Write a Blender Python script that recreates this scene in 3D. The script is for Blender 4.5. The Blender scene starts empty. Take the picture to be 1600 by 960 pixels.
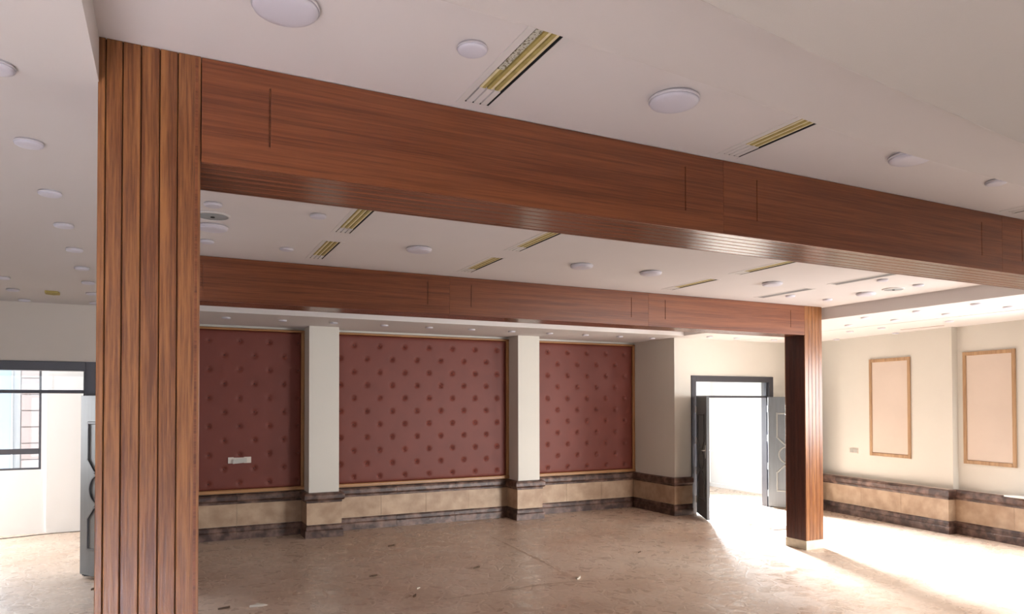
import bpy, math, random
from mathutils import Matrix, Vector
random.seed(7)
S = bpy.context.scene
COL = S.collection

# ------------------------------------------------------------------ camera
cd = bpy.data.cameras.new('camera'); cam = bpy.data.objects.new('camera', cd); COL.objects.link(cam)
ya, pi_, ro = math.radians(26.2378), math.radians(0.9266), math.radians(-0.1019)
R0 = Vector((math.cos(ya), -math.sin(ya), 0)); D0 = Vector((math.sin(ya), math.cos(ya), 0)); U0 = Vector((0, 0, 1))
D1 = D0 * math.cos(pi_) + U0 * math.sin(pi_); U1 = U0 * math.cos(pi_) - D0 * math.sin(pi_)
R2 = R0 * math.cos(ro) + U1 * math.sin(ro); U2 = U1 * math.cos(ro) - R0 * math.sin(ro)
M = Matrix.Identity(4)
for i in range(3):
    M[i][0] = R2[i]; M[i][1] = U2[i]; M[i][2] = -D1[i]
M[2][3] = 1.8
cam.matrix_world = M
cd.sensor_width = 36; cd.lens = 1096.2 / 1600 * 36; cd.shift_y = (611.83 - 480) / 1600
cd.clip_start = 0.05
S.camera = cam

# ------------------------------------------------------------------ sky, daylight, exposure
W = bpy.data.worlds.new('sky'); S.world = W; W.use_nodes = True
W.node_tree.nodes['Background'].inputs[0].default_value = (0.86, 0.93, 1.0, 1)
W.node_tree.nodes['Background'].inputs[1].default_value = 3.0
S.view_settings.view_transform = 'Standard'; S.view_settings.look = 'None'
S.view_settings.gamma = 1; S.view_settings.use_curve_mapping = False
S.view_settings.exposure = -0.32

def area(name, loc, target, sx, sy, power, color, spread=180):
    l = bpy.data.lights.new(name, 'AREA'); l.shape = 'RECTANGLE'; l.size = sx; l.size_y = sy
    l.energy = power; l.color = color; l.spread = math.radians(spread)
    o = bpy.data.objects.new(name, l); COL.objects.link(o); o.location = loc
    d = Vector(target) - Vector(loc); o.rotation_euler = d.to_track_quat('-Z', 'Y').to_euler()
    return o
# daylight coming in through the openings of the hall (each lamp stands in a real window or door opening)
area('daylight_right_glass_door', (8.62, -1.3, 1.25), (6.5, 6.0, 0.7), 2.6, 2.3, 135, (0.99, 0.985, 0.98), 56)
area('daylight_right_window', (9.46, 3.75, 1.8), (7.4, 5.0, 0.6), 1.65, 1.4, 125, (0.96, 0.98, 1.0), 150)
area('daylight_rear_window', (-2.6, -3.85, 1.35), (-2.2, -2.1, 0.0), 2.6, 2.3, 1150, (0.66, 0.77, 1.0), 60)
area('daylight_corridor_right', (9.3, 11.6, 1.75), (8.2, 6.6, 0.0), 1.1, 1.5, 980, (0.90, 0.95, 1.0), 58)
area('daylight_corridor_left', (-3.3, 11.6, 1.5), (-2.0, 8.0, 0.3), 2.2, 2.0, 480, (0.95, 0.97, 1.0))

# ------------------------------------------------------------------ helpers
def tag(o, label=None, cat=None, group=None, kind=None):
    if label: o['label'] = label
    if cat: o['category'] = cat
    if group: o['group'] = group
    if kind: o['kind'] = kind
    return o

class MB:
    """collects shapes in world (or local) coordinates and links them as one mesh"""
    def __init__(s): s.v = []; s.f = []
    def add(s, vs, fs):
        n = len(s.v); s.v += [tuple(v) for v in vs]; s.f += [tuple(i + n for i in f) for f in fs]; return s
    def box(s, x0, x1, y0, y1, z0, z1):
        return s.add([(x0, y0, z0), (x1, y0, z0), (x1, y1, z0), (x0, y1, z0), (x0, y0, z1), (x1, y0, z1), (x1, y1, z1), (x0, y1, z1)],
                     [(0, 3, 2, 1), (4, 5, 6, 7), (0, 1, 5, 4), (1, 2, 6, 5), (2, 3, 7, 6), (3, 0, 4, 7)])
    def cbox(s, x0, x1, y0, y1, z0, z1, c=0.002, ax='z'):
        """box with the edges along one axis chamfered"""
        def ring(a0, a1, b0, b1):
            return [(a0 + c, b0), (a1 - c, b0), (a1, b0 + c), (a1, b1 - c), (a1 - c, b1), (a0 + c, b1), (a0, b1 - c), (a0, b0 + c)]
        if ax == 'z': r = ring(x0, x1, y0, y1); A = [(p, q, z0) for p, q in r]; B = [(p, q, z1) for p, q in r]
        elif ax == 'x': r = ring(y0, y1, z0, z1); A = [(x0, p, q) for p, q in r]; B = [(x1, p, q) for p, q in r]
        else: r = ring(z0, z1, x0, x1); A = [(q, y0, p) for p, q in r]; B = [(q, y1, p) for p, q in r]
        f = [tuple(reversed(range(8))), tuple(range(8, 16))] + [(i, (i + 1) % 8, 8 + (i + 1) % 8, 8 + i) for i in range(8)]
        return s.add(A + B, f)
    def prism(s, poly, z0, z1):
        n = len(poly)
        return s.add([(x, y, z0) for x, y in poly] + [(x, y, z1) for x, y in poly],
                     [tuple(reversed(range(n))), tuple(range(n, 2 * n))] + [(i, (i + 1) % n, n + (i + 1) % n, n + i) for i in range(n)])
    def bar(s, a, b, w, d, up):
        """box bar from a to b, width w across, depth d along up"""
        a = Vector(a); b = Vector(b); t = (b - a).normalized(); u = Vector(up).normalized(); n = t.cross(u) * (w / 2)
        a = a - t * (w / 2) * .98; b = b + t * (w / 2) * .98
        P = [a - n, b - n, b + n, a + n]; n2 = n * .55
        T = [a - n2 + t * w * .2, b - n2 - t * w * .2, b + n2 - t * w * .2, a + n2 + t * w * .2]
        return s.add(P + [q + u * d for q in T], [(0, 3, 2, 1), (4, 5, 6, 7), (0, 1, 5, 4), (1, 2, 6, 5), (2, 3, 7, 6), (3, 0, 4, 7)])
    def tube(s, pts, r, n=8):
        pts = [Vector(p) for p in pts]; base = len(s.v); k = len(pts)
        for i, p in enumerate(pts):
            t = (pts[min(i + 1, k - 1)] - pts[max(i - 1, 0)]).normalized()
            up = Vector((0, 0, 1)) if abs(t.z) < .9 else Vector((1, 0, 0))
            a = t.cross(up).normalized(); b = t.cross(a)
            for j in range(n):
                w = 2 * math.pi * j / n; s.v.append(tuple(p + (a * math.cos(w) + b * math.sin(w)) * r))
        for i in range(k - 1):
            for j in range(n):
                s.f.append((base + i * n + j, base + i * n + (j + 1) % n, base + (i + 1) * n + (j + 1) % n, base + (i + 1) * n + j))
        s.f.append(tuple(base + j for j in range(n))); s.f.append(tuple(base + (k - 1) * n + j for j in reversed(range(n))))
        return s
    def lathe(s, prof, c=(0, 0, 0), n=32, axis='z'):
        base = len(s.v)
        for r, h in prof:
            for j in range(n):
                w = 2 * math.pi * j / n
                p = (r * math.cos(w), r * math.sin(w), h) if axis == 'z' else (r * math.cos(w), h, r * math.sin(w))
                s.v.append((c[0] + p[0], c[1] + p[1], c[2] + p[2]))
        m = len(prof)
        for i in range(m - 1):
            for j in range(n):
                s.f.append((base + i * n + j, base + i * n + (j + 1) % n, base + (i + 1) * n + (j + 1) % n, base + (i + 1) * n + j))
        if prof[0][0] > 1e-5: s.f.append(tuple(base + j for j in range(n)))
        if prof[-1][0] > 1e-5: s.f.append(tuple(base + (m - 1) * n + j for j in range(n)))
        return s
    def build(s, name, mat, parent=None, smooth=False, world=True):
        if parent is not None and world:
            o_ = WL(parent); vs = [(v[0] - o_[0], v[1] - o_[1], v[2] - o_[2]) for v in s.v]
        else: vs = s.v
        me = bpy.data.meshes.new(name); me.from_pydata(vs, [], s.f); me.update()
        import bmesh
        bm = bmesh.new(); bm.from_mesh(me); bmesh.ops.recalc_face_normals(bm, faces=bm.faces); bm.to_mesh(me); bm.free()
        if smooth:
            for p in me.polygons: p.use_smooth = True
        if mat: me.materials.append(mat)
        o = bpy.data.objects.new(name, me); COL.objects.link(o)
        if parent is not None: o.parent = parent
        return o
def WL(o):
    x = Vector(o.location)
    while o.parent: o = o.parent; x += Vector(o.location)
    return x
def empty(name, loc, rz=0, **kw):
    o = bpy.data.objects.new(name, None); COL.objects.link(o); o.location = loc; o.rotation_euler = (0, 0, rz)
    o.empty_display_size = .1
    return tag(o, **kw)
def dup(root, loc, rz=None, label=None, group=None):
    r = root.copy(); COL.objects.link(r); r.location = loc
    if rz is not None: r.rotation_euler = (0, 0, rz)
    if label: r['label'] = label
    if group: r['group'] = group
    for ch in list(root.children):
        c = ch.copy(); COL.objects.link(c); c.parent = r
        for g in list(ch.children):
            d = g.copy(); COL.objects.link(d); d.parent = c
    return r

# ------------------------------------------------------------------ materials
def mat(name, col, rough=.6, spec=.5, metal=0, bump=0, bscale=200, var=0, vscale=2.0, col2=None, emis=None, trans=0, coat=0, stretch=None, vdetail=6, contrast=(.35, .65), rvar=None):
    m = bpy.data.materials.new(name); m.use_nodes = True; nt = m.node_tree; N = nt.nodes; L = nt.links
    b = N['Principled BSDF']; b.inputs['Base Color'].default_value = (*col, 1); b.inputs['Roughness'].default_value = rough
    b.inputs['Specular IOR Level'].default_value = spec; b.inputs['Metallic'].default_value = metal
    b.inputs['Transmission Weight'].default_value = trans; b.inputs['Coat Weight'].default_value = coat; b.inputs['Coat Roughness'].default_value = .15
    tc = N.new('ShaderNodeTexCoord'); mp = N.new('ShaderNodeMapping'); L.new(tc.outputs['Object'], mp.inputs[0])
    if stretch: mp.inputs['Scale'].default_value = stretch
    if var or col2:
        n = N.new('ShaderNodeTexNoise'); n.inputs['Scale'].default_value = vscale; n.inputs['Detail'].default_value = vdetail; L.new(mp.outputs[0], n.inputs[0])
        r = N.new('ShaderNodeValToRGB'); c2 = col2 or tuple(c * (1 - var) for c in col)
        r.color_ramp.elements[0].position = contrast[0]; r.color_ramp.elements[1].position = contrast[1]
        r.color_ramp.elements[0].color = (*c2, 1); r.color_ramp.elements[1].color = (*col, 1)
        L.new(n.outputs['Fac'], r.inputs[0]); L.new(r.outputs[0], b.inputs['Base Color'])
        if rvar:
            q = N.new('ShaderNodeMapRange'); L.new(n.outputs['Fac'], q.inputs[0]); q.inputs[1].default_value = .35; q.inputs[2].default_value = .65
            q.inputs[3].default_value = rvar[0]; q.inputs[4].default_value = rvar[1]; L.new(q.outputs[0], b.inputs['Roughness'])
    if bump:
        n2 = N.new('ShaderNodeTexNoise'); n2.inputs['Scale'].default_value = bscale; n2.inputs['Detail'].default_value = 3; L.new(mp.outputs[0], n2.inputs[0])
        bp = N.new('ShaderNodeBump'); bp.inputs['Strength'].default_value = bump; bp.inputs['Distance'].default_value = .01
        L.new(n2.outputs['Fac'], bp.inputs['Height']); L.new(bp.outputs[0], b.inputs['Normal'])
    if emis: b.inputs['Emission Color'].default_value = (*col, 1); b.inputs['Emission Strength'].default_value = emis
    return m

def wood(name, dark, light, axis, gloss=.3):
    m = bpy.data.materials.new(name); m.use_nodes = True; nt = m.node_tree; N = nt.nodes; L = nt.links; b = N['Principled BSDF']
    tc = N.new('ShaderNodeTexCoord'); mp = N.new('ShaderNodeMapping'); L.new(tc.outputs['Object'], mp.inputs[0])
    oi = N.new('ShaderNodeObjectInfo'); ad = N.new('ShaderNodeVectorMath'); ad.operation = 'ADD'
    sc = N.new('ShaderNodeVectorMath'); sc.operation = 'SCALE'; sc.inputs[0].default_value = (37, 19, 53); L.new(oi.outputs['Random'], sc.inputs['Scale'])
    s = {'z': (1, 1, .035), 'x': (.018, 1, 1), 'y': (1, .035, 1)}[axis]; mp.inputs['Scale'].default_value = s
    L.new(mp.outputs[0], ad.inputs[0]); L.new(sc.outputs[0], ad.inputs[1])
    n1 = N.new('ShaderNodeTexNoise'); n1.inputs['Scale'].default_value = 130; n1.inputs['Detail'].default_value = 5; n1.inputs['Roughness'].default_value = .7
    n2 = N.new('ShaderNodeTexNoise'); n2.inputs['Scale'].default_value = 14; n2.inputs['Detail'].default_value = 3; n2.inputs['Distortion'].default_value = 1.2
    L.new(ad.outputs[0], n1.inputs[0]); L.new(ad.outputs[0], n2.inputs[0])
    mx = N.new('ShaderNodeMix'); mx.data_type = 'FLOAT'; mx.inputs[0].default_value = .42
    L.new(n1.outputs['Fac'], mx.inputs[2]); L.new(n2.outputs['Fac'], mx.inputs[3])
    r = N.new('ShaderNodeValToRGB'); r.color_ramp.elements[0].position = .40; r.color_ramp.elements[1].position = .585
    r.color_ramp.elements[0].color = (*dark, 1); r.color_ramp.elements[1].color = (*light, 1)
    L.new(mx.outputs[0], r.inputs[0]); L.new(r.outputs[0], b.inputs['Base Color'])
    bp = N.new('ShaderNodeBump'); bp.inputs['Strength'].default_value = .25; bp.inputs['Distance'].default_value = .003
    L.new(n1.outputs['Fac'], bp.inputs['Height']); L.new(bp.outputs[0], b.inputs['Normal'])
    b.inputs['Roughness'].default_value = gloss; b.inputs['Specular IOR Level'].default_value = .5
    return m

M_ceil = mat('ceiling_paint', (.74, .705, .70), .75, .2, bump=.04, bscale=300, var=.03, vscale=1.5)
M_ceil2 = mat('soffit_paint', (.70, .67, .655), .8, .2, bump=.05, bscale=300)
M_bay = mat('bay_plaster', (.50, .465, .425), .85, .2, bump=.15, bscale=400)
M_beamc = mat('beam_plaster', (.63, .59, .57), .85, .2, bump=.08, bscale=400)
M_wall = mat('wall_cream', (.655, .63, .57), .8, .2, bump=.06, bscale=60, var=.05, vscale=.8)
M_wallpink = mat('frame_panel_paint', (.62, .525, .45), .75, .2, bump=.05, bscale=120, var=.06, vscale=2)
M_white = mat('corridor_white', (.86, .87, .88), .7, .2, bump=.03, bscale=80)
DK, LT = (.12, .038, .013), (.29, .118, .038)
M_wv = wood('wood_vertical_grain', DK, LT, 'z', .3)
M_wx = wood('wood_horizontal_grain', (.11, .028, .010), (.21, .066, .023), 'x', .34)
M_wxu = wood('wood_underside_gloss', (.115, .036, .017), (.20, .072, .034), 'x', .2)
M_wvd = wood('wood_vertical_dark', (.035, .010, .007), (.075, .022, .013), 'z', .4)  # darker wood tone, used only for the far column's left side planks
M_core = mat('dark_core', (.018, .008, .005), .8)
M_frame = wood('frame_wood', (.24, .11, .035), (.40, .20, .08), 'x', .4)
M_framez = wood('frame_wood_vertical', (.24, .11, .035), (.40, .20, .08), 'z', .4)
M_framed = wood('frame_wood_right', (.27, .15, .075), (.44, .28, .15), 'z', .45)
M_leather = mat('maroon_upholstery', (.15, .035, .023), .5, .3, bump=.15, bscale=350, var=.10, vscale=3)
M_button = mat('button_upholstery', (.075, .014, .010), .5, .4)
M_marble = mat('brown_marble', (.21, .125, .095), .42, .5, col2=(.045, .02, .014), vscale=9, vdetail=10, contrast=(.42, .72), bump=.3, bscale=40)
M_slab = mat('beige_stone', (.47, .34, .23), .5, .4, col2=(.34, .225, .145), vscale=6, vdetail=8, bump=.1, bscale=60)
M_mortar = mat('mortar', (.45, .38, .30), .9)
M_plinth = mat('cream_plinth', (.62, .55, .43), .6, var=.2, vscale=12)
M_alu = mat('dark_bronze_aluminium', (.045, .045, .055), .42, .5)
M_leaf = mat('grey_door_leaf', (.105, .115, .125), .38, .5, var=.12, vscale=30, stretch=(1, 1, .1))
M_leafd = mat('grey_door_moulding', (.06, .063, .07), .4)
M_leafl = mat('grey_door_moulding_light', (.19, .19, .18), .35)
M_steel = mat('hinge_steel', (.6, .6, .6), .35, metal=1)
M_lamp = mat('lamp_white', (.72, .70, .74), .45, .4)
M_lampd = mat('lamp_diffuser', (.66, .65, .73), .4, .4)
M_speak = mat('speaker_grey', (.30, .32, .33), .6)
M_black = mat('black_slot', (.01, .01, .01), .8)
M_ochre = mat('ochre_insulation', (.44, .35, .11), .8, var=.25, vscale=25)
M_cream = mat('cream_insulation', (.78, .70, .46), .8, var=.15, vscale=25)
M_spk = mat('speckled_board', (.55, .55, .47), .8, col2=(.16, .14, .08), vscale=150, contrast=(.40, .5))
M_vent = mat('vent_white', (.70, .68, .67), .6)
M_ventg = mat('vent_grey', (.24, .24, .25), .5)
M_glass = mat('window_glass', (.95, .98, 1.0), .02, .5, trans=1)
M_plate = mat('socket_plate', (.62, .56, .50), .5)
M_platec = mat('socket_cover', (.40, .385, .35), .5)
M_bag = mat('thin_plastic', (.80, .84, .86), .25, .5)
M_scrap = mat('dry_scrap', (.10, .055, .03), .8)
M_scrapl = mat('pale_scrap', (.62, .55, .45), .8)
M_cable = mat('grey_cable', (.12, .11, .10), .6)
M_bldg = mat('neighbour_plaster', (.80, .78, .76), .8)
M_pink = mat('neighbour_stone', (.72, .55, .50), .8)
M_blue = mat('neighbour_glass', (.50, .66, .86), .3, .6)
M_ground = mat('outside_ground', (.55, .54, .52), .9, var=.2)

def floor_material():
    m = bpy.data.materials.new('dusty_floor'); m.use_nodes = True; nt = m.node_tree; N = nt.nodes; L = nt.links; b = N['Principled BSDF']
    tc = N.new('ShaderNodeTexCoord')
    def noise(scale, det=5, dist=0, st=(1, 1, 1)):
        mp = N.new('ShaderNodeMapping'); mp.inputs['Scale'].default_value = st; L.new(tc.outputs['Object'], mp.inputs[0])
        n = N.new('ShaderNodeTexNoise'); n.inputs['Scale'].default_value = scale; n.inputs['Detail'].default_value = det; n.inputs['Distortion'].default_value = dist
        L.new(mp.outputs[0], n.inputs[0]); return n.outputs['Fac']
    def ramp(src, p0, c0, p1, c1):
        r = N.new('ShaderNodeValToRGB'); e = r.color_ramp.elements; e[0].position = p0; e[1].position = p1; e[0].color = (*c0, 1); e[1].color = (*c1, 1)
        L.new(src, r.inputs[0]); return r.outputs[0]
    big = noise(.7, 4, .8); med = noise(2.2, 3, .3); fine = noise(22, 5); wipe = noise(5.5, 5, .6)
    base = ramp(big, .38, (.57, .44, .345), .62, (.66, .55, .455))
    m2 = ramp(med, .30, (.90, .875, .85), .70, (1.03, 1.01, 1.0))
    m3 = ramp(fine, .3, (.90, .88, .86), .7, (1.04, 1.04, 1.04))
    x1 = N.new('ShaderNodeMix'); x1.data_type = 'RGBA'; x1.blend_type = 'MULTIPLY'; x1.inputs[0].default_value = 1; L.new(base, x1.inputs[6]); L.new(m2, x1.inputs[7])
    x2 = N.new('ShaderNodeMix'); x2.data_type = 'RGBA'; x2.blend_type = 'MULTIPLY'; x2.inputs[0].default_value = 1; L.new(x1.outputs[2], x2.inputs[6]); L.new(m3, x2.inputs[7])
    # irregular dusty joints
    mp = N.new('ShaderNodeMapping'); L.new(tc.outputs['Object'], mp.inputs[0])
    wn = N.new('ShaderNodeTexNoise'); wn.inputs['Scale'].default_value = 3; L.new(mp.outputs[0], wn.inputs[0])
    mxv = N.new('ShaderNodeMix'); mxv.data_type = 'VECTOR'; mxv.inputs[0].default_value = .12; L.new(mp.outputs[0], mxv.inputs[4]); L.new(wn.outputs['Color'], mxv.inputs[5])
    vo = N.new('ShaderNodeTexVoronoi'); vo.feature = 'DISTANCE_TO_EDGE'; vo.inputs['Scale'].default_value = 5.5; L.new(mxv.outputs[1], vo.inputs['Vector'])
    jt = N.new('ShaderNodeMapRange'); jt.inputs[1].default_value = 0; jt.inputs[2].default_value = .07; L.new(vo.outputs['Distance'], jt.inputs[0])
    # roughness: wiped smooth islands between dusty ones
    rg = N.new('ShaderNodeMapRange'); rg.inputs[1].default_value = .44; rg.inputs[2].default_value = .54; rg.inputs[3].default_value = .27; rg.inputs[4].default_value = .44; L.new(wipe, rg.inputs[0])
    mj = N.new('ShaderNodeMix'); mj.data_type = 'FLOAT'; L.new(jt.outputs[0], mj.inputs[0]); mj.inputs[2].default_value = .40; L.new(rg.outputs[0], mj.inputs[3])
    L.new(mj.outputs[0], b.inputs['Roughness'])
    dj = N.new('ShaderNodeMapRange'); dj.inputs[1].default_value = 0; dj.inputs[2].default_value = 1; dj.inputs[3].default_value = .97; dj.inputs[4].default_value = 1.0; L.new(jt.outputs[0], dj.inputs[0])
    x3 = N.new('ShaderNodeMix'); x3.data_type = 'RGBA'; x3.blend_type = 'MULTIPLY'; x3.inputs[0].default_value = 1; L.new(x2.outputs[2], x3.inputs[6]); L.new(dj.outputs[0], x3.inputs[7])
    L.new(x3.outputs[2], b.inputs['Base Color'])
    bp = N.new('ShaderNodeBump'); bp.inputs['Strength'].default_value = .12; bp.inputs['Distance'].default_value = .01
    ah = N.new('ShaderNodeMath'); ah.operation = 'MULTIPLY_ADD'; L.new(med, ah.inputs[0]); ah.inputs[1].default_value = .6; L.new(jt.outputs[0], ah.inputs[2])
    L.new(ah.outputs[0], bp.inputs['Height']); L.new(bp.outputs[0], b.inputs['Normal'])
    b.inputs['Specular IOR Level'].default_value = .5
    return m
M_floor = floor_material()

ZC, ZS = 2.98, 2.833          # tray ceiling and dropped ceiling heights
AL = math.atan(.133)          # the right wall is not quite square
OR = (9.70, 6.08)
def rw(lx, ly): return (OR[0] + lx * math.cos(AL) + ly * math.sin(AL), OR[1] - lx * math.sin(AL) + ly * math.cos(AL))

# ================================================================== SETTING
FL = tag(MB().box(-6.2, 12, -5, 12.2, -.12, 0).build('floor', M_floor), kind='structure')
M_smear = mat('floor_smear', (.37, .27, .20), .7, .2, col2=(.46, .35, .27), vscale=14, contrast=(.4, .6))
for pts in ([[2.264, 6.055], [2.593, 6.081], [2.929, 6.088], [3.292, 6.117], [3.637, 6.081], [4.039, 5.994]], [[3.926, 8.657], [3.895, 8.095], [3.867, 7.592], [3.843, 7.138], [3.801, 6.736], [3.742, 6.32]]):     # two dusty drag marks crossing the floor
    V = []; 
    fine_ = [((1 - t / 6) * pts[i][0] + t / 6 * pts[i + 1][0], (1 - t / 6) * pts[i][1] + t / 6 * pts[i + 1][1]) for i in range(len(pts) - 1) for t in range(6)]
    for k, (x, y) in enumerate(fine_):
        j = min(k + 1, len(fine_) - 1); i = j - 1; d = Vector((fine_[j][0] - fine_[i][0], fine_[j][1] - fine_[i][1])).normalized(); w_ = random.uniform(.006, .028) * math.sin(math.pi * (k + .5) / len(fine_)) ** .4
        V += [(x - d.y * w_, y + d.x * w_, .0012), (x + d.y * w_, y - d.x * w_, .0012)]
    MB().add(V, [(2 * k, 2 * k + 1, 2 * k + 3, 2 * k + 2) for k in range(len(fine_) - 1)]).build('drag_mark', M_smear, FL)
# ---- ceiling: tray at ZC with real openings for the air vents
VENTS = []   # (x0,x1,y0,y1)
for xc in (1.09, 2.415, 4.70, 5.99):
    for (a, b) in ((4.2, 4.86), (5.16, 5.83)): VENTS.append((xc - .052, xc + .052, a, b))
for xc in (1.09, 2.415, 4.70): VENTS.append((xc - .052, xc + .052, 1.93 if xc < 2 else (2.0 if xc < 3 else 2.05), 2.525))
def grid_slab(x0, x1, y0, y1, z0, z1, holes):
    xs = sorted({x0, x1, *[h[0] for h in holes], *[h[1] for h in holes]}); ys = sorted({y0, y1, *[h[2] for h in holes], *[h[3] for h in holes]})
    mb = MB()
    for i in range(len(xs) - 1):
        for j in range(len(ys) - 1):
            cx, cy = (xs[i] + xs[i + 1]) / 2, (ys[j] + ys[j + 1]) / 2
            if any(h[0] < cx < h[1] and h[2] < cy < h[3] for h in holes): continue
            mb.box(xs[i], xs[i + 1], ys[j], ys[j + 1], z0, z1)
    return mb
ceil = tag(grid_slab(-.2, 7.37, 1.3, 8.57, ZC, ZC + .12, VENTS).build('ceiling', M_ceil), kind='structure')
# dropped soffit round the tray
so = MB()
so.box(-6.2, -.2, -4.2, 8.57, ZS, ZC + .12)            # left
so.box(-6.2, 7.2, 8.57, 10.25, ZS, ZC + .12)           # back
so.box(7.2, 7.37, 6.45, 10.25, ZS, ZC + .12)
so.box(7.37, 11.2, -4.2, 10.25, ZS, ZC + .12)          # right
SOF = so.build('ceiling_soffit', M_ceil2, ceil)
# dropped beam near the camera (its two edges are not parallel)
L1 = [(-.2, 1.655), (.625, 1.679), (.913, 1.692), (1.035, 1.70), (1.70, 1.762), (2.149, 1.82), (2.61, 1.871), (3.69, 1.92), (7.37, 2.0)]
L2 = [(7.37, 1.30), (3.0, 1.24), (2.34, 1.215), (1.653, 1.143), (1.311, 1.104), (.979, 1.057), (-.2, .93)]
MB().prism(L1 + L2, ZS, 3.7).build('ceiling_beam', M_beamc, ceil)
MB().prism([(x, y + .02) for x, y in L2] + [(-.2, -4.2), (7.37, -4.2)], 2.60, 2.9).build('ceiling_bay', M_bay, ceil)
hb = MB(); hb.box(-.2, 7.37, -4.2, 1.0, 2.9, ZC + .1)
hb.build('ceiling_upstand', M_ceil2, ceil)
# narrow shadow grooves of the right soffit
g = MB(); g.box(8.565, 8.58, -3.8, 8.85, ZS - .004, ZS + .001); g.build('ceiling_trim', M_ceil2, ceil)
g = MB(); g.box(9.395, 9.42, 5.9, 6.52, ZS - .003, ZS + .001); g.build('ceiling_slot', mat('slot_brown', (.35, .2, .15), .7), ceil)

# ---- walls
wb = tag(MB().box(-.2, 7.45, 9.99, 10.19, 0, ZC).build('wall_back', M_wall), kind='structure')
for (a, b, yf) in ((1.71, 2.11, 9.60), (4.847, 5.22, 9.62)):
    MB().cbox(a, b, yf, 10.0, 0, ZS, .004).build('pilaster', M_wall, wb)
wa = MB().box(7.27, 7.45, 9.07, 9.99, 0, ZC)
tag(wa.build('wall_alcove', M_wall), kind='structure')
# wall with the right-hand door (opening x 7.61..9.40, z 0..2.24)
wd = MB(); wd.box(7.27, 7.61, 8.89, 9.07, 0, ZC); wd.box(9.40, 11.2, 8.89, 9.07, 0, ZC); wd.box(7.61, 9.40, 8.89, 9.07, 2.235, ZC)
tag(wd.build('wall_door_side', M_wall), kind='structure')
# wall with the left-hand door (opening x -2.39..-0.66)
wl = MB(); wl.box(-6.2, -2.40, 8.57, 8.75, 0, ZC); wl.box(-.66, -.02, 8.57, 8.75, 0, ZC); wl.box(-2.40, -.66, 8.57, 8.75, 2.235, ZC); wl.box(-.2, -.02, 8.57, 10.19, 0, ZC)
tag(wl.build('wall_left_door_side', mat('wall_taupe', (.66, .61, .55), .8, .2, bump=.05, bscale=60)), kind='structure')
# right wall in its own slightly turned frame, glass door opening further towards the camera
wr = MB()
wr.box(0, .45, -.11, 3.2, 0, ZC)
wr.box(.10, .45, -1.45, -.11, 0, ZC); wr.box(.10, .45, -6.0, -3.3, 0, ZC); wr.box(.10, .45, -3.3, -1.45, 0, .95); wr.box(.10, .45, -3.3, -1.45, 2.62, ZC); wr.box(.10, .45, -9.1, -6.0, 2.5, ZC); wr.box(.10, .45, -12, -9.1, 0, ZC)
WR = wr.build('wall_right', M_wall, world=False); WR.location = (OR[0], OR[1], 0); WR.rotation_euler = (0, 0, -AL); tag(WR, kind='structure')
w = MB(); w.box(-6.3, -6.1, -4.4, 12.2, 0, 3.2); tag(w.build('wall_left', M_wall), kind='structure')
w = MB(); w.box(-6.2, -4.0, -4.2, -4.0, 0, 3.7); w.box(-4.0, -1.2, -4.2, -4.0, 2.55, 3.7); w.box(-1.2, 8.8, -4.2, -4.0, 0, 3.7)
tag(w.build('wall_rear', M_wall), kind='structure')
# corridor behind the doors
w = MB(); w.box(-6.2, -4.4, 11.65, 11.85, 0, ZC); w.box(-1.555, 8.4, 11.65, 11.85, 0, ZC); w.box(-4.4, -1.555, 11.65, 11.85, 0, .885); w.box(-4.4, -1.555, 11.65, 11.85, 2.6, ZC)
w.box(8.4, 10.25, 11.65, 11.85, 2.75, ZC); w.box(10.25, 10.7, 11.65, 11.85, 0, ZC); w.box(-1.49, -1.0, 11.62, 11.66, 0, ZC)
tag(w.build('wall_corridor', M_white), kind='structure')
w = MB(); w.box(10.5, 10.7, 9.07, 11.85, 0, ZC); tag(w.build('wall_corridor_end', M_white), kind='structure')
w = MB(); w.box(10.47, 10.5, 9.1, 11.65, 0, .08); tag(w.build('baseboard_corridor', M_white), kind='structure')
w = MB(); w.box(-6.2, 10.7, 10.25, 11.85, ZC, ZC + .12); w.box(7.45, 10.7, 9.07, 10.25, ZC, ZC + .1)
tag(w.build('ceiling_corridor', M_white), kind='structure')

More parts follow.
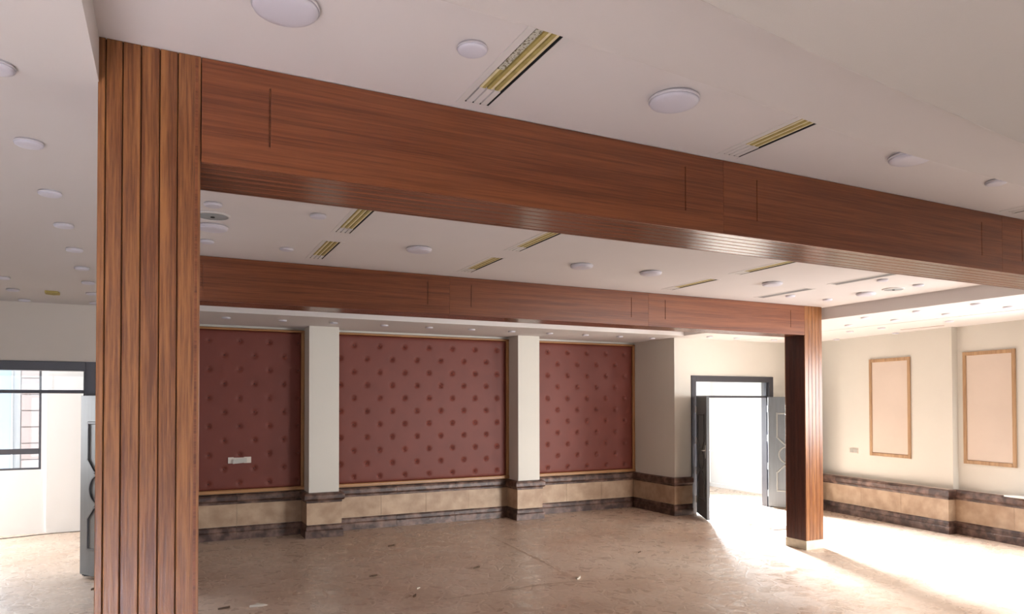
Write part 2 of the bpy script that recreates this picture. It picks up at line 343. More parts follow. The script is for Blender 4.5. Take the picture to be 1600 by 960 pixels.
# ================================================================== WAINSCOT
PROF_CAP = [(0, .462), (.034, .466), (.036, .492), (.056, .50), (.066, .52), (.066, .565), (.056, .588), (.03, .600), (0, .600)]
PROF_BASE = [(0, 0), (.052, 0), (.052, .088), (.046, .10), (.034, .106), (.034, .15), (.022, .172), (0, .178)]
def wainscot(name, path, side, loc=(0, 0, 0), rz=0, back=.0, label_kind='structure'):
    """path of the wall face; side=+1: room on the right of the walking direction, -1: on the left"""
    P = [Vector(p) for p in path]; n = len(P) - 1; nor = []
    for i in range(n):
        t = (P[i + 1] - P[i]).normalized(); nor.append(Vector((t.y, -t.x)) * side)
    mit = [nor[0]] + [nor[i - 1] + nor[i] for i in range(1, n)] + [nor[-1]]
    core = MB()
    for i in range(n):
        a, b = P[i], P[i + 1]; o = [(a, 0), (b, 0)]
        q = [a, b, b + mit[i + 1] * .02, a + mit[i] * .02]
        core.prism([(v.x, v.y) for v in q], .01, .59)
    root = core.build(name, M_mortar, world=False); root.location = loc; root.rotation_euler = (0, 0, rz); tag(root, kind='structure')
    def piece(i, s0, s1, prof, nm, m, jit=0):
        a, b = P[i], P[i + 1]; Ln = (b - a).length; t = (b - a) / Ln; g_ = .0015
        V = []
        for (s, end) in ((s0, 0), (s1, 1)):
            for (of, z) in prof:
                base = a + t * s
                if end == 0 and s0 <= 0: v = a + mit[i] * (of + jit)
                elif end == 1 and s1 >= Ln: v = b + mit[i + 1] * (of + jit)
                else: v = base + nor[i] * (of + jit) + t * (g_ if end == 0 else -g_)
                V.append((v.x, v.y, z))
        k = len(prof)
        F = [tuple(range(k)), tuple(reversed(range(k, 2 * k)))] + [(j, (j + 1) % k, k + (j + 1) % k, k + j) for j in range(k)]
        MB().add(V, F).build(nm, m, root, world=False)
    for i in range(n):
        Ln = (P[i + 1] - P[i]).length
        for (nm, m, prof, step) in (('cap_stone', M_marble, PROF_CAP, 1.05), ('base_stone', M_marble, PROF_BASE, .95), ('stone_slab', M_slab, [(.015, .176), (.030, .178), (.030, .464), (.015, .466)], .78)):
            k = max(1, round(Ln / step))
            for j in range(k):
                piece(i, Ln * j / k, Ln * (j + 1) / k, prof, nm, m, random.uniform(-.001, .001) if nm == 'stone_slab' else 0)
    return root
wainscot('baseboard_back', [(-.02, 9.99), (1.71, 9.99), (1.71, 9.60), (2.11, 9.60), (2.11, 9.99), (4.847, 9.99), (4.847, 9.62), (5.22, 9.62), (5.22, 9.99), (7.27, 9.99), (7.27, 8.89), (7.60, 8.89)], 1)
wainscot('baseboard_right', [(-.10, 2.83), (-.10, -.11), (.04, -.11), (.04, -5.9)], 1, (OR[0], OR[1], 0), -AL)
# ledge behind the cap of the low stone wall on the right
lw = MB(); lw.box(-.11, .0, -.11, 2.83, .02, .597); lw.box(.03, .10, -5.9, -.11, .02, .597)
lo = lw.build('baseboard_ledge', M_wallpink, world=False); lo.location = (OR[0], OR[1], 0); lo.rotation_euler = (0, 0, -AL); tag(lo, kind='structure')

# ================================================================== WOODEN COLUMNS AND BEAMS
def planks_1d(a, b, n): 
    w_ = (b - a) / n; return [(a + i * w_, a + (i + 1) * w_) for i in range(n)]
def column(x0, x1, y0, y1, front, label, mat_=M_wv, side=None):
    root = empty('wooden_column', ((x0 + x1) / 2, (y0 + y1) / 2, 0), label=label, cat='column')
    t = .012; zb = .11; zt = ZC
    MB().box(x0 + t, x1 - t, y0 + t, y1 - t, .0, zt).build('core', M_core, root)
    gp = .0013
    for k, (a, b) in enumerate(zip(front[:-1], front[1:])):
        a2 = a + (0 if k == 0 else gp); b2 = b - (0 if k == len(front) - 2 else gp)
        o = MB().cbox(a2, b2, y0, y0 + t + .003, zb, zt - .002, .0022).build('plank', mat_, root)
        MB().cbox(a2, b2, y1 - t - .003, y1, zb, zt - .002, .0022).build('plank', mat_, root)
    for (a, b) in planks_1d(y0 + t + .003, y1 - t - .003, 5):
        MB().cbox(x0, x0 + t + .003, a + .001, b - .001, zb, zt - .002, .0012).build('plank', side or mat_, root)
        MB().cbox(x1 - t - .003, x1, a + gp, b - gp, zb, zt - .002, .002).build('plank', mat_, root)
    pl = MB(); e = .003
    pl.box(x0 - e, x1 + e, y0 - e, y1 + e, 0, zb - .002); pl.build('plinth', M_plinth, root)
    return root
c1 = column(-.202, .10, 2.59, 2.934, [-.202, -.180, -.132, -.079, -.024, .030, .10], 'large foreground wood-plank column rising to the ceiling at left')
MB().box(.083, .0915, 2.5885, 2.5905, .112, 2.977).build('edge_strip', M_wx, c1)
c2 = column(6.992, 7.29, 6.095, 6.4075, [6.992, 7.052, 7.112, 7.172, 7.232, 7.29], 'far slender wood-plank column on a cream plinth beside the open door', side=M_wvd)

def relief(mb, xs, zs, y, depth, rec):
    """front sheet facing -y with recessed cells; rec(i,j)->bool"""
    n, m = len(xs) - 1, len(zs) - 1
    D = [[(depth if rec(i, j) else 0) for j in range(m)] for i in range(n)]
    for i in range(n):
        for j in range(m):
            d = y + D[i][j]
            mb.add([(xs[i], d, zs[j]), (xs[i + 1], d, zs[j]), (xs[i + 1], d, zs[j + 1]), (xs[i], d, zs[j + 1])], [(0, 1, 2, 3)])
            if i + 1 < n and D[i + 1][j] != D[i][j]:
                e = y + D[i + 1][j]; x = xs[i + 1]; mb.add([(x, d, zs[j]), (x, e, zs[j]), (x, e, zs[j + 1]), (x, d, zs[j + 1])], [(0, 1, 2, 3)])
            if j + 1 < m and D[i][j + 1] != D[i][j]:
                e = y + D[i][j + 1]; z = zs[j + 1]; mb.add([(xs[i], d, z), (xs[i], e, z), (xs[i + 1], e, z), (xs[i + 1], d, z)], [(0, 1, 2, 3)])
def beam(x0, x1, y0, y1, joints, grooves, label):
    zb, zt = 2.6193, ZC - .003; t = .014
    root = empty('wooden_beam', ((x0 + x1) / 2, (y0 + y1) / 2, zb), label=label, cat='beam')
    MB().box(x0, x1, y0 + t, y1 - t, zb + t, zt).build('core', M_core, root)
    ed = [x0] + joints + [x1]
    for a, b in zip(ed[:-1], ed[1:]):
        gs = [q for q in grooves if a < q < b]; xs = [a + .0008]
        for q in gs: xs += [q - .0032, q + .0032]
        xs.append(b - .0008); zs = [zb, 2.705, 2.913, zt]
        for (yy, sg) in ((y0, 1), (y1, -1)):
            mb = MB(); relief(mb, xs, zs, yy, .007 * sg, lambda i, j: i % 2 == 1 and j == 1)
            # solid rim behind the sheet
            ya_, yb_ = (yy, yy + t * sg)
            for (p, q, r_, s_) in ((xs[0], xs[-1], zb, zb), (xs[0], xs[-1], zt, zt)):
                mb.add([(p, ya_, r_), (q, ya_, r_), (q, yb_, s_), (p, yb_, s_)], [(0, 1, 2, 3)])
            for q in (xs[0], xs[-1]): mb.add([(q, ya_, zb), (q, yb_, zb), (q, yb_, zt), (q, ya_, zt)], [(0, 1, 2, 3)])
            mb.add([(xs[0], yb_, zb), (xs[-1], yb_, zb), (xs[-1], yb_, zt), (xs[0], yb_, zt)], [(0, 1, 2, 3)])
            mb.build('face_board', M_wx, root)
    # underside made of narrow strips with grooves between
    for (a, b) in planks_1d(y0 + .002, y1 - .002, 6):
        MB().cbox(x0, x1, a + .0018, b - .0018, zb + .001, zb + t + .002, .0022, 'x').build('soffit_strip', M_wxu, root)
    return root
beam(.102, 7.37, 2.59, 2.934, [2.425, 4.73], [.324, 2.19, 2.645, 4.514, 4.947, 6.8], 'near long wooden ceiling beam running right from the foreground column')
beam(.0, 6.99, 6.095, 6.4075, [2.36, 4.64], [.2565, 2.143, 2.575, 4.4165, 4.865, 6.757], 'far wooden ceiling beam meeting the slender column, in front of the upholstered panels')

# ================================================================== UPHOLSTERED WALL PANELS
def cushion(x0, x1, z0, z1, yf, btns):
    nx = max(12, int((x1 - x0) / .017)); nz = int((z1 - z0) / .017); mb = MB(); V = []
    for j in range(nz + 1):
        for i in range(nx + 1):
            x = x0 + (x1 - x0) * i / nx; z = z0 + (z1 - z0) * j / nz; d = 0
            for (bx, bz) in btns:
                dx, dz = abs(x - bx), abs(z - bz)
                if dx < .2 and dz < .2:
                    r = math.hypot(dx, dz); d = max(d, .026 * math.exp(-(r / .026) ** 2) + .002 * math.exp(-r / .05))
            e = min(x - x0, x1 - x, z - z0, z1 - z); d += .012 * math.exp(-e / .02)
            V.append((x, yf + d, z))
    F = [(j * (nx + 1) + i, j * (nx + 1) + i + 1, (j + 1) * (nx + 1) + i + 1, (j + 1) * (nx + 1) + i) for j in range(nz) for i in range(nx)]
    mb.add(V, F)
    n = nx + 1
    ring = [i for i in range(n)] + [j * n + nx for j in range(1, nz + 1)] + [nz * n + i for i in range(nx - 1, -1, -1)] + [j * n for j in range(nz - 1, 0, -1)]
    base = len(mb.v)
    for r in ring: v = mb.v[r]; mb.v.append((v[0], 9.99, v[2]))
    k = len(ring)
    for i in range(k): mb.f.append((ring[i], ring[(i + 1) % k], base + (i + 1) % k, base + i))
    return mb
btn_me = None
def tufted(x0, x1, bx0, label, fwl=.045, fwr=.045, z1=2.80):
    z0 = .607; yf = 9.955
    root = empty('upholstered_panel', ((x0 + x1) / 2, 9.99, z0), label=label, cat='wall panel', group='buttoned panels along the back wall')
    a, b, c, d = x0 + fwl, x1 - fwr, z0 + .05, z1 - .03
    btns = []
    for k in range(11):
        z = 2.625 - .1885 * k
        x = bx0 + (.1875 if k % 2 else 0)
        while x > a: x -= .376
        x += .376
        while x < b - .02:
            if x > a + .02 and z > c + .03: btns.append((x, z))
            x += .376
    cushion(a, b, c, d, yf, btns).build('cushion', M_leather, root, smooth=True)
    def rail(p, q, r, s, nm, m):
        MB().cbox(p, q, yf - .022, 9.99, r, s, .009, 'x' if (q - p) > (s - r) else 'z').build(nm, m, root)
    rail(x0, x1, z0, c, 'frame_rail', M_frame); rail(x0, x1, d, z1, 'frame_rail', M_frame)
    rail(x0, a, c, d, 'frame_rail', M_framez); rail(b, x1, c, d, 'frame_rail', M_framez)
    global btn_me
    for (x, z) in btns:
        if btn_me is None:
            o = MB().lathe([(0.0001, -.004), (.010, -.002), (.0145, .003), (.0145, .008)], (0, 0, 0), 10, 'y').build('button', M_button, None, True); btn_me = o.data; o.parent = root
        else: o = bpy.data.objects.new('button', btn_me); COL.objects.link(o); o.parent = root
        o.location = (x - (x0 + x1) / 2, yf + .021 - 9.99, z - z0)
    return root
tufted(-.02, 1.71, .875, 'maroon buttoned panel nearest the foreground column, with a loose socket on it')
tufted(2.11, 4.847, 2.77, 'wide middle maroon buttoned panel between the two cream pilasters')
tufted(5.22, 7.27, 5.557, 'maroon buttoned panel at the right end of the back wall by the corner')
# socket with its cover hanging loose
r = empty('wall_socket', (.87, 9.955, 1.045), label='white wall socket with a crooked loose cover on the left maroon panel', cat='socket')
mb = MB(); mb.cbox(.735, .805, 9.938, 9.956, 1.005, 1.085, .003, 'y'); mb.cbox(.93, 1.02, 9.938, 9.956, 1.005, 1.085, .003, 'y'); mb.box(.80, .935, 9.947, 9.956, 1.01, 1.078); mb.build('back_plate', M_plate, r)
mb = MB(); a0 = math.radians(3)
pts = [(.79, 1.0, 9.905), (.965, 1.012, 9.93), (.965, 1.07, 9.93), (.797, 1.058, 9.905)]
mb.add([(p[0], p[2], p[1]) for p in pts] + [(p[0], p[2] + .008, p[1]) for p in pts], [(0, 1, 2, 3), (7, 6, 5, 4), (0, 4, 5, 1), (1, 5, 6, 2), (2, 6, 7, 3), (3, 7, 4, 0)]); mb.build('loose_cover', M_platec, r)

# ================================================================== FRAMED PANELS ON THE RIGHT WALL
def framed(ly0, ly1, lx, z0, z1, label):
    w_ = .05; x, y = rw(lx, (ly0 + ly1) / 2)
    root = empty('framed_panel', (x, y, z0), -AL, label=label, cat='wall panel', group='wood-framed panels on the right wall')
    h = (ly1 - ly0) / 2; H_ = z1 - z0
    MB().box(-.008, .0, -h + w_ * .8, h - w_ * .8, w_ * .8, H_ - w_ * .8).build('panel', M_wallpink, root, world=False)
    for (a, b, c, d) in ((-h, -h + w_, 0, H_), (h - w_, h, 0, H_)):
        MB().cbox(-.024, 0, a, b, c, d, .006).build('frame_rail', M_framed, root, world=False)
    for (c, d) in ((0, w_), (H_ - w_, H_)):
        MB().cbox(-.022, 0, -h + w_, h - w_, c, d, .006, 'y').build('frame_rail', M_framed, root, world=False)
framed(.548, 1.297, 0, .969, 2.463, 'wood-framed pinkish wall panel nearer the slender column')
framed(-.923, -.20, .10, .962, 2.476, 'wood-framed pinkish wall panel at the right edge of the photo')
x, y = rw(0, 1.626)
r = empty('light_switch', (x, y, .98), -AL, label='small grey double switch low on the cream right wall', cat='switch')
MB().cbox(-.009, 0, -.085, .085, 0, .08, .003, 'x').build('plate', M_plate, r, world=False)
for q in (-.075, .006): MB().cbox(-.014, -.008, q, q + .066, .01, .07, .003, 'x').build('rocker', M_platec, r, world=False)

# ================================================================== DOORS
def poly_moulding(mb, pts, w_, d, face, y):
    """closed raised moulding along pts (x,z) on a leaf face; face=+1/-1 direction along y"""
    n = len(pts)
    for i in range(n):
        a, b = pts[i], pts[(i + 1) % n]; mb.bar((a[0], y, a[1]), (b[0], y, b[1]), w_, d, (0, face, 0))
def leaf(parent, hx, hy, ang, flip, wdt, ht, light=False, lock=True, z0=.03):
    """leaf with its hinge edge at hx,hy; local +x runs along the leaf"""
    L_ = MB().cbox(0, wdt, -.022, .022, 0, ht, .003).build('door_leaf', M_leaf, parent, world=False)
    pl = WL(parent); L_.location = (hx - pl.x, hy - pl.y, z0); L_.rotation_euler = (0, 0, ang)
    cx = wdt / 2; hw = wdt / 2 - .15
    for face in (1, -1):
        y = .022 * face
        up = [(cx - hw, ht - .28), (cx + hw, ht - .28), (cx + hw, 1.18), (cx + hw * .45, 1.06), (cx - hw * .45, 1.06), (cx - hw, 1.18)]
        lo_ = [(cx - hw, .27), (cx + hw, .27), (cx + hw, .58), (cx + hw * .45, .70), (cx - hw * .45, .70), (cx - hw, .58)]
        ci = [(cx + .19 * math.cos(k * math.pi / 12), .885 + .155 * math.sin(k * math.pi / 12)) for k in range(24)]
        for p in (up, lo_, ci):
            mb = MB(); poly_moulding(mb, p, .028, .012, face, y); mb.build('moulding', M_leafl if light else M_leafd, L_, world=False)
    for z in (.16, .62, 1.1, 1.6):
        mb = MB(); mb.tube([(-.012, flip * .026, z), (-.012, flip * .026, z + .11)], .011, 8); mb.cbox(-.012, .03, flip * .018 - .006, flip * .018 + .006, z + .01, z + .10, .002)
        mb.build('hinge', M_steel, L_, world=False)
    if lock:
        for face in (1, -1):
            mb = MB(); mb.cbox(wdt - .075, wdt - .035, min(.022 * face, .030 * face), max(.022 * face, .030 * face), .92, 1.12, .002, 'z')
            mb.tube([(wdt - .055, .03 * face, 1.04), (wdt - .055, .06 * face, 1.04), (wdt - .15, .062 * face, 1.035)], .009, 8)
            mb.build('handle', M_steel, L_, world=False)
    return L_
def door_frame(name, x0, x1, yf, zt, ztr, depth, mull=None):
    """x0..x1 outer width; frame face at yf; root is the frame mesh"""
    fw = .095; mb = MB()
    mb.cbox(x0, x0 + fw, yf - .02, yf + depth, 0, zt, .004); mb.cbox(x1 - fw, x1, yf - .02, yf + depth, 0, zt, .004)
    mb.cbox(x0 + fw, x1 - fw, yf - .02, yf + depth, zt - fw, zt, .004, 'x')
    root = mb.build(name, M_alu); tag(root, kind='structure')
    t = MB().cbox(x0 + fw, x1 - fw, yf + .02, yf + .07, ztr - .035, ztr, .004, 'x').build('transom_bar', M_alu, root)
    b = MB().box(x0 + fw, x1 - fw, yf + .04, yf + .046, ztr, zt - fw); b.build('transom_pane', M_glass, root)
    mb = MB(); mb.box(x1 - fw - .02, x1 - fw, yf + .03, yf + .05, 0, zt - fw); mb.box(x0 + fw, x0 + fw + .012, yf + .03, yf + .05, 0, zt - fw); mb.build('stop_bead', M_alu, root)
    return root
d1 = door_frame('door_1', 7.605, 9.405, 8.89, 2.235, 1.91, .17)
leaf(d1, 7.675, 8.815, math.radians(-119.5), -1, .74, 1.86)
leaf(d1, 9.245, 8.84, math.radians(-61), 1, .74, 1.86, light=True)
d2 = door_frame('door_2', -2.405, -.665, 8.57, 2.235, 1.94, .17)
leaf(d2, -.775, 8.52, math.radians(-57), 1, .74, 1.84, z0=.04)
leaf(d2, -2.29, 8.52, math.radians(-123), -1, .74, 1.84, z0=.04)

# corridor window with the neighbour's house behind
wn = MB(); wn.box(-1.585, -1.555, 11.66, 11.72, .885, 2.6); wn.box(-4.4, -4.36, 11.66, 11.72, .885, 2.6); wn.box(-4.36, -1.585, 11.66, 11.72, .875, .91); wn.box(-4.36, -1.585, 11.66, 11.72, 2.56, 2.6)
WN = tag(wn.build('window_1', M_alu), kind='structure')
MB().box(-4.36, -1.585, 11.655, 11.715, 1.10, 1.175).build('mullion', M_alu, WN)
MB().box(-3.0, -2.96, 11.655, 11.715, .91, 2.56).build('mullion', M_alu, WN)
MB().box(-4.36, -1.585, 11.685, 11.69, .91, 2.56).build('pane', M_glass, WN)
# rear and right daylight openings (behind the camera)
wn = MB(); wn.box(-4.0, -3.95, -4.15, -4.05, 0, 2.55); wn.box(-1.25, -1.2, -4.15, -4.05, 0, 2.55); wn.box(-3.95, -1.25, -4.15, -4.05, 2.5, 2.55); wn.box(-2.62, -2.58, -4.15, -4.05, 0, 2.5)
tag(wn.build('window_2', M_alu), kind='structure')

wn = MB(); wn.box(.16, .22, -3.3, -3.26, .95, 2.62); wn.box(.16, .22, -1.49, -1.45, .95, 2.62); wn.box(.16, .22, -3.26, -1.49, .95, .99); wn.box(.16, .22, -3.26, -1.49, 2.58, 2.62)
w3 = wn.build('window_3', M_alu, world=False); w3.location = (OR[0], OR[1], 0); w3.rotation_euler = (0, 0, -AL); tag(w3, kind='structure')
# outside
tag(MB().box(-14, 16, 12.2, 24, -.6, -.5).build('ground_outside', M_ground), kind='structure')
nb = empty('neighbour_house', (-3, 15, -.5), label='pale neighbouring house seen through the corridor window', cat='building')
MB().box(-8, -2.32, 15.05, 16, -.5, 5.5).build('wall', M_bldg, nb); MB().box(-2.32, 1.5, 15.1, 16, -.5, 5.5).build('wall', M_bldg, nb)
for k in range(18):
    MB().cbox(-2.30, -1.2, 15.0, 15.12, -.35 + k * .29, -.35 + k * .29 + .275, .006, 'x').build('stone_panel', M_pink, nb)
wf = MB(); wf.box(-4.0, -2.44, 15.0, 15.06, .6, 3.6); wf = wf.build('window', M_blue, nb)
mb = MB()
for q in (-2.45, -3.2): mb.box(q, q + .03, 14.98, 15.02, .6, 3.6)
mb.build('window_frame', M_steel, wf)

# ================================================================== CEILING LIGHTS
def disc(r, h, name, label=None, big=True):
    root = empty(name, (0, 0, 0), label=label, cat='ceiling light')
    MB().lathe([(r * .92, 0), (r * .93, -.005), (r, -.007), (r, -h * .45), (r * .985, -h * .55), (r * .975, -h * .5), (r * .92, 0)], n=36).build('rim', M_lamp, root, True)
    MB().lathe([(r * .98, -h * .5), (r * .93, -h * .78), (r * .82, -h * .95), (r * .6, -h * 1.05), (r * .25, -h * 1.1), (.0001, -h * 1.11)], n=36).build('diffuser', M_lampd, root, True)
    return root
BIG = disc(.098, .030, 'disc_light'); SML = disc(.052, .020, 'downlight')
used = {}
def light(proto, x, y, z, label, group):
    if id(proto) not in used:
        used[id(proto)] = 1; proto.location = (x, y, z); proto['label'] = label; proto['group'] = group; return proto
    return dup(proto, (x, y, z), None, label, group)
G1 = 'large round disc lights on the tray ceiling'; G2 = 'small round downlights on the tray ceiling'
for (x, y, lab) in [(.31, 2.133, 'biggest disc light, cut by the top edge above the near beam'), (1.757, 2.142, 'large disc light above the near beam between the two near air vents'),
                    (3.188, 2.15, 'large disc light half hidden by the dropped ceiling edge, right of the second near vent'),
                    (.27, 5.05, 'large white disc light just right of the foreground column, below the grey speaker'), (1.724, 5.094, 'disc light seen under the near beam, between first and second pair of far vents'),
                    (3.185, 5.107, 'left of two close disc lights above the middle of the far beam'), (3.92, 5.112, 'right of two close disc lights above the middle of the far beam'),
                    (5.361, 5.06, 'disc light in the bright right part of the tray above the long grey vent'), (6.778, 5.094, 'disc light on the sunlit ceiling above the slender column')]:
    light(BIG, x, y, ZC, lab, G1)
for (x, y, lab) in [(.903, 2.125, 'small downlight left of the nearest ochre air vent'), (3.968, 2.20, 'small downlight partly hidden by the dropped ceiling edge near the right side'),
                    (.242, 4.477, 'uppermost small downlight beside the foreground column under the near beam'), (.257, 5.522, 'lowest small downlight beside the foreground column above the far beam'),
                    (.848, 4.466, 'small downlight left of the first far vent just under the near beam'), (.817, 5.532, 'small downlight left of the first far vent close to the far beam'),
                    (6.18, 4.464, 'small downlight on the bright ceiling, nearest the near beam, left one'), (6.776, 4.503, 'small downlight on the bright ceiling nearest the near beam, right one'),
                    (6.184, 5.58, 'small downlight above the far beam, left of the slender column'), (6.784, 5.59, 'small downlight above the far beam nearest the slender column')]:
    light(SML, x, y, ZC, lab, G2)
# round grey ceiling speakers
def speaker(x, y, lab):
    r = empty('ceiling_speaker', (x, y, ZC), label=lab, cat='speaker', group='round grey ceiling speakers')
    MB().lathe([(.105, 0), (.105, -.006), (.094, -.012), (.094, -.004)], (x, y, ZC), 36).build('rim', M_vent, r, True)
    MB().lathe([(.094, -.006), (.09, -.010), (.02, -.012), (.0001, -.012)], (x, y, ZC), 36).build('grille', M_speak, r, True)
    MB().lathe([(.013, -.011), (.013, -.016), (.0001, -.017)], (x, y, ZC), 12).build('centre_knob', M_black, r, True)
speaker(.255, 4.76, 'round grey ceiling speaker with a dark centre beside the foreground column'); speaker(6.788, 4.78, 'round grey ceiling speaker on the bright ceiling right of the slender column')
ORD = ['nearest', 'second', 'third', 'fourth', 'fifth', 'sixth', 'seventh', 'eighth', 'ninth', 'tenth', 'eleventh']
for k, (x, y) in enumerate([(-.47, 2.593), (-.491, 3.304), (-.515, 4.052), (-.535, 4.753), (-.556, 5.479), (-.579, 6.202), (-.60, 6.928), (-.629, 7.602), (-.66, 8.317)]):
    light(SML, x, y, ZS, '%s downlight of the row running beside the foreground column to the left door' % ORD[k], 'downlights on the left ceiling strip')
for k, (x, y) in enumerate([(-1.198, 6.95), (-1.247, 7.653), (-1.267, 8.357)]):
    light(SML, x, y, ZS, '%s of three downlights at the left edge of the photo above the left door' % ORD[k], 'downlights on the left ceiling strip')
for k, x in enumerate([.64, 1.29, 1.92, 2.585, 3.21, 3.835, 4.465, 5.09, 5.715, 6.34, 6.965]):
    light(SML, x, 9.06, ZS, 'downlight over the maroon panels, %s from the foreground column' % ORD[k], 'downlights along the soffit over the maroon panels')
for k, x in enumerate([7.62, 8.18, 8.99]):
    light(SML, x, 8.46, ZS, 'downlight in front of the right door wall, %s from the left' % ('first', 'second', 'third')[k], 'downlights before the right door')
for (xx, ys, nm) in ((7.63, (5.747, 5.087, 4.444), 'inner'), (8.185, (6.412, 5.749, 5.10, 4.43), 'middle'), (8.93, (6.976, 6.473, 5.531), 'third'), (9.75, (7.94, 6.84), 'outer')):
    for k, y in enumerate(ys):
        light(SML, xx - (0 if xx < 9.5 else (6.84 - y) * .08), y, ZS, 'downlight of the %s row on the bright right soffit, %s counted from the slender column' % (nm, ORD[k].replace('nearest', 'first')), 'downlights on the right soffit')

# ================================================================== AIR VENTS IN THE CEILING
VL = {(1.09, 4): 'first far air vent from the left, half behind the near beam', (1.09, 5): 'first far air vent from the left, just above the far beam',
      (2.415, 4): 'second far air vent column, the part against the near beam', (2.415, 5): 'second far air vent column, the part above the far beam',
      (4.70, 4): 'third far air vent column, the part against the near beam', (4.70, 5): 'third far air vent column, the part above the far beam',
      (5.99, 4): 'grey air vent on the bright ceiling against the near beam', (5.99, 5): 'long grey air vent on the bright ceiling above the far beam',
      (1.09, 1): 'nearest air vent with ochre and cream strips, left of centre above the near beam', (2.415, 2): 'second near air vent with ochre strips above the near beam',
      (4.70, 2): 'air vent at the right edge of the photo above the near beam'}
for (x0, x1, y0, y1) in VENTS:
    xc = (x0 + x1) / 2; key = (round(xc, 3), int(y0)); grey = xc > 5.5
    r = empty('air_vent', (xc, (y0 + y1) / 2, ZC), label=VL.get(key, 'slotted air vent in the ceiling'), cat='air vent', group='slotted air vents in the tray ceiling')
    h = MB(); h.box(x0, x1, y0, y1, ZC + .07, ZC + .075); h.box(x0, x0 + .002, y0, y1, ZC, ZC + .07); h.box(x1 - .002, x1, y0, y1, ZC, ZC + .07)
    h.box(x0, x1, y0, y0 + .002, ZC, ZC + .07); h.box(x0, x1, y1 - .002, y1, ZC, ZC + .07); h.build('duct', M_black, r)
    # thin plaster flange round the opening
    f = MB(); e = .028
    for (a, b, c, d) in ((x0 - e, x0, y0 - .02, y1 + .02), (x1, x1 + e, y0 - .02, y1 + .02)): f.box(a, b, c, d, ZC - .0022, ZC)
    f.build('flange', M_vent, r)
    w4 = (x1 - x0); ye = y1 if grey else y1 - (.13 if y0 < 3 else .12)
    sl = .007
    xs = [x0 + .002 + sl + k * (w4 - .004 - sl) / 3 for k in range(4)]
    yb = y0 if not grey else y0
    for k in range(3):
        a, b = xs[k] + .0, xs[k + 1] - sl
        if grey:
            MB().box(a, b, y0, y1, ZC - .001, ZC + .012).build('slat', M_ventg, r)
        else:
            MB().box(a, b, ye, y1, ZC + .0, ZC + .012).build('slat', M_vent, r)
            mid = (a + b) / 2 + (.002 if k else -.002)
            if y0 < 3 and k == 0 and xc < 2:
                MB().box(a, b, y0, ye - .16, ZC + .004, ZC + .014).build('speckled_strip', M_spk, r)
                MB().box(a, mid, ye - .16, ye, ZC + .004, ZC + .014).build('insulation_strip', M_cream, r); MB().box(mid, b, ye - .16, ye, ZC + .004, ZC + .014).build('ochre_strip', M_ochre, r)
            else:
                MB().box(a, mid, y0, ye, ZC + .004, ZC + .014).build('ochre_strip', M_ochre, r)
                MB().box(mid, b, y0, ye, ZC + .004, ZC + .014).build('insulation_strip', M_cream, r)
# loose ochre foam square stuck to the left ceiling
mb = MB(); mb.prism([(-1.0, 7.61), (-.90, 7.62), (-.895, 7.73), (-.95, 7.76), (-1.005, 7.72)], ZS - .022, ZS)
tag(mb.build('foam_patch', M_ochre), 'small ochre foam patch stuck to the left ceiling above the door', 'foam patch')

# ================================================================== THINGS LYING ABOUT
def scrap(x, y, s, rz, m, label, name='scrap'):
    mb = MB(); n = 7; top = []; bot = []
    for k in range(n):
        w_ = 2 * math.pi * k / n; rr = s * random.uniform(.7, 1.15); px, py = rr * math.cos(w_) * 1.6, rr * math.sin(w_) * .55
        top.append((px * math.cos(rz) - py * math.sin(rz), px * math.sin(rz) + py * math.cos(rz), .004 + .5 * s * random.random())); bot.append((top[-1][0], top[-1][1], 0.0))
    V = [(0, 0, .006 + s * .35)] + top + bot
    F = [(0, 1 + k, 1 + (k + 1) % n) for k in range(n)] + [(1 + k, 1 + n + k, 1 + n + (k + 1) % n, 1 + (k + 1) % n) for k in range(n)] + [tuple(1 + n + k for k in range(n))]
    o = mb.add(V, F).build(name, m); o.location = (x, y, 0); tag(o, label, 'debris', 'scraps on the floor'); return o
scrap(3.044, 7.05, .032, .3, M_scrap, 'dark curled scrap on the floor before the second pilaster')
scrap(2.085, 6.287, .03, 1.0, M_scrap, 'small dark scrap near the bottom edge, middle of the left floor')
scrap(1.936, 7.196, .028, .1, M_scrap, 'dark scrap on the floor before the wide maroon panel')
scrap(2.20, 6.532, .022, .8, M_scrapl, 'pale scrap beside a dark one on the brown floor')
scrap(.75, 6.6, .05, -.1, M_scrapl, 'thin pale strip on the floor at the bottom beside the foreground column', 'strip')
scrap(.46, 6.65, .03, .2, M_scrap, 'dark scrap at the bottom beside the foreground column')
scrap(3.79, 6.17, .04, .7, M_scrapl, 'pale crumpled scrap where two drag marks meet on the floor')
scrap(5.1, 6.9, .022, .5, M_scrap, 'dark crumb on the floor left of the bright reflection')
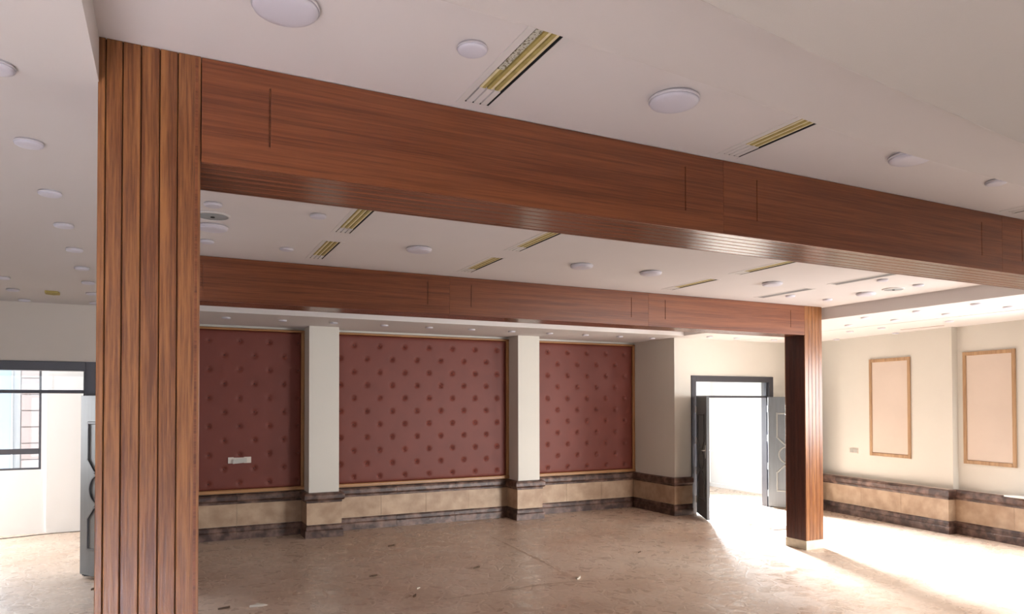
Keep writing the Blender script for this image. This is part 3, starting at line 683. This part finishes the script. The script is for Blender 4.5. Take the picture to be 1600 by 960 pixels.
scrap(2.55, 8.6, .03, .2, M_scrap, 'dark scrap close to the back stone base')
scrap(7.72, 7.72, .035, .4, M_scrapl, 'grey scrap on the bright floor in front of the open door')
scrap(-.62, 7.9, .025, .9, M_scrap, 'dark crumb on the floor under the left door leaf')
scrap(8.0, 3.9, .04, .2, M_scrap, 'dark twig at the right edge of the bright floor', 'twig')
# crumpled thin bag
nx, ny = 14, 9; V = []
for j in range(ny):
    for i in range(nx):
        u, v = i / (nx - 1), j / (ny - 1); e = math.sin(math.pi * u) ** .5 * math.sin(math.pi * v) ** .5
        V.append((7.66 + .42 * u + random.uniform(-.012, .012), 7.28 + .20 * v + random.uniform(-.01, .01) - .1 * u, .002 + e * (.035 + .04 * random.random())))
F = [(j * nx + i, j * nx + i + 1, (j + 1) * nx + i + 1, (j + 1) * nx + i) for j in range(ny - 1) for i in range(nx - 1)]
tag(MB().add(V, F).build('plastic_bag', M_bag, smooth=True), 'crumpled pale plastic bag on the floor left of the slender column', 'bag')
# palette-like dish left on the stone ledge
x, y = rw(-.005, -1.02)
r = empty('paint_tray', (x, y, .60), -AL, label='white plaster-stained board lying on the right stone ledge', cat='board')
mb = MB(); pts = [(-.085, .14), (-.10, -.02), (-.09, -.30), (.07, -.30), (.08, -.05), (.02, .10)]
mb.prism(pts, .004, .02); mb.build('board', mat('plaster_white', (.78, .73, .68), .6, var=.15, vscale=20), r, world=False)
mb = MB().lathe([(.03, .0), (.045, .01), (.05, .03), (.04, .03), (.03, .012), (.0001, .01)], (0, -.12, .02), 16); mb.build('plaster_lump', M_speak, r, world=False)
# cable across the corridor floor
pts = [(-3.6, 10.9, .005), (-2.6, 11.2, .005), (-1.968, 11.38, .005), (-1.75, 11.43, .005), (-1.562, 11.50, .005), (-1.3, 11.54, .005), (-1.06, 11.545, .005), (-.6, 11.50, .005), (.2, 11.3, .005)]
tag(MB().tube(pts, .006, 6).build('floor_cable', M_cable), 'thin grey cable lying across the corridor floor behind the left door', 'cable')
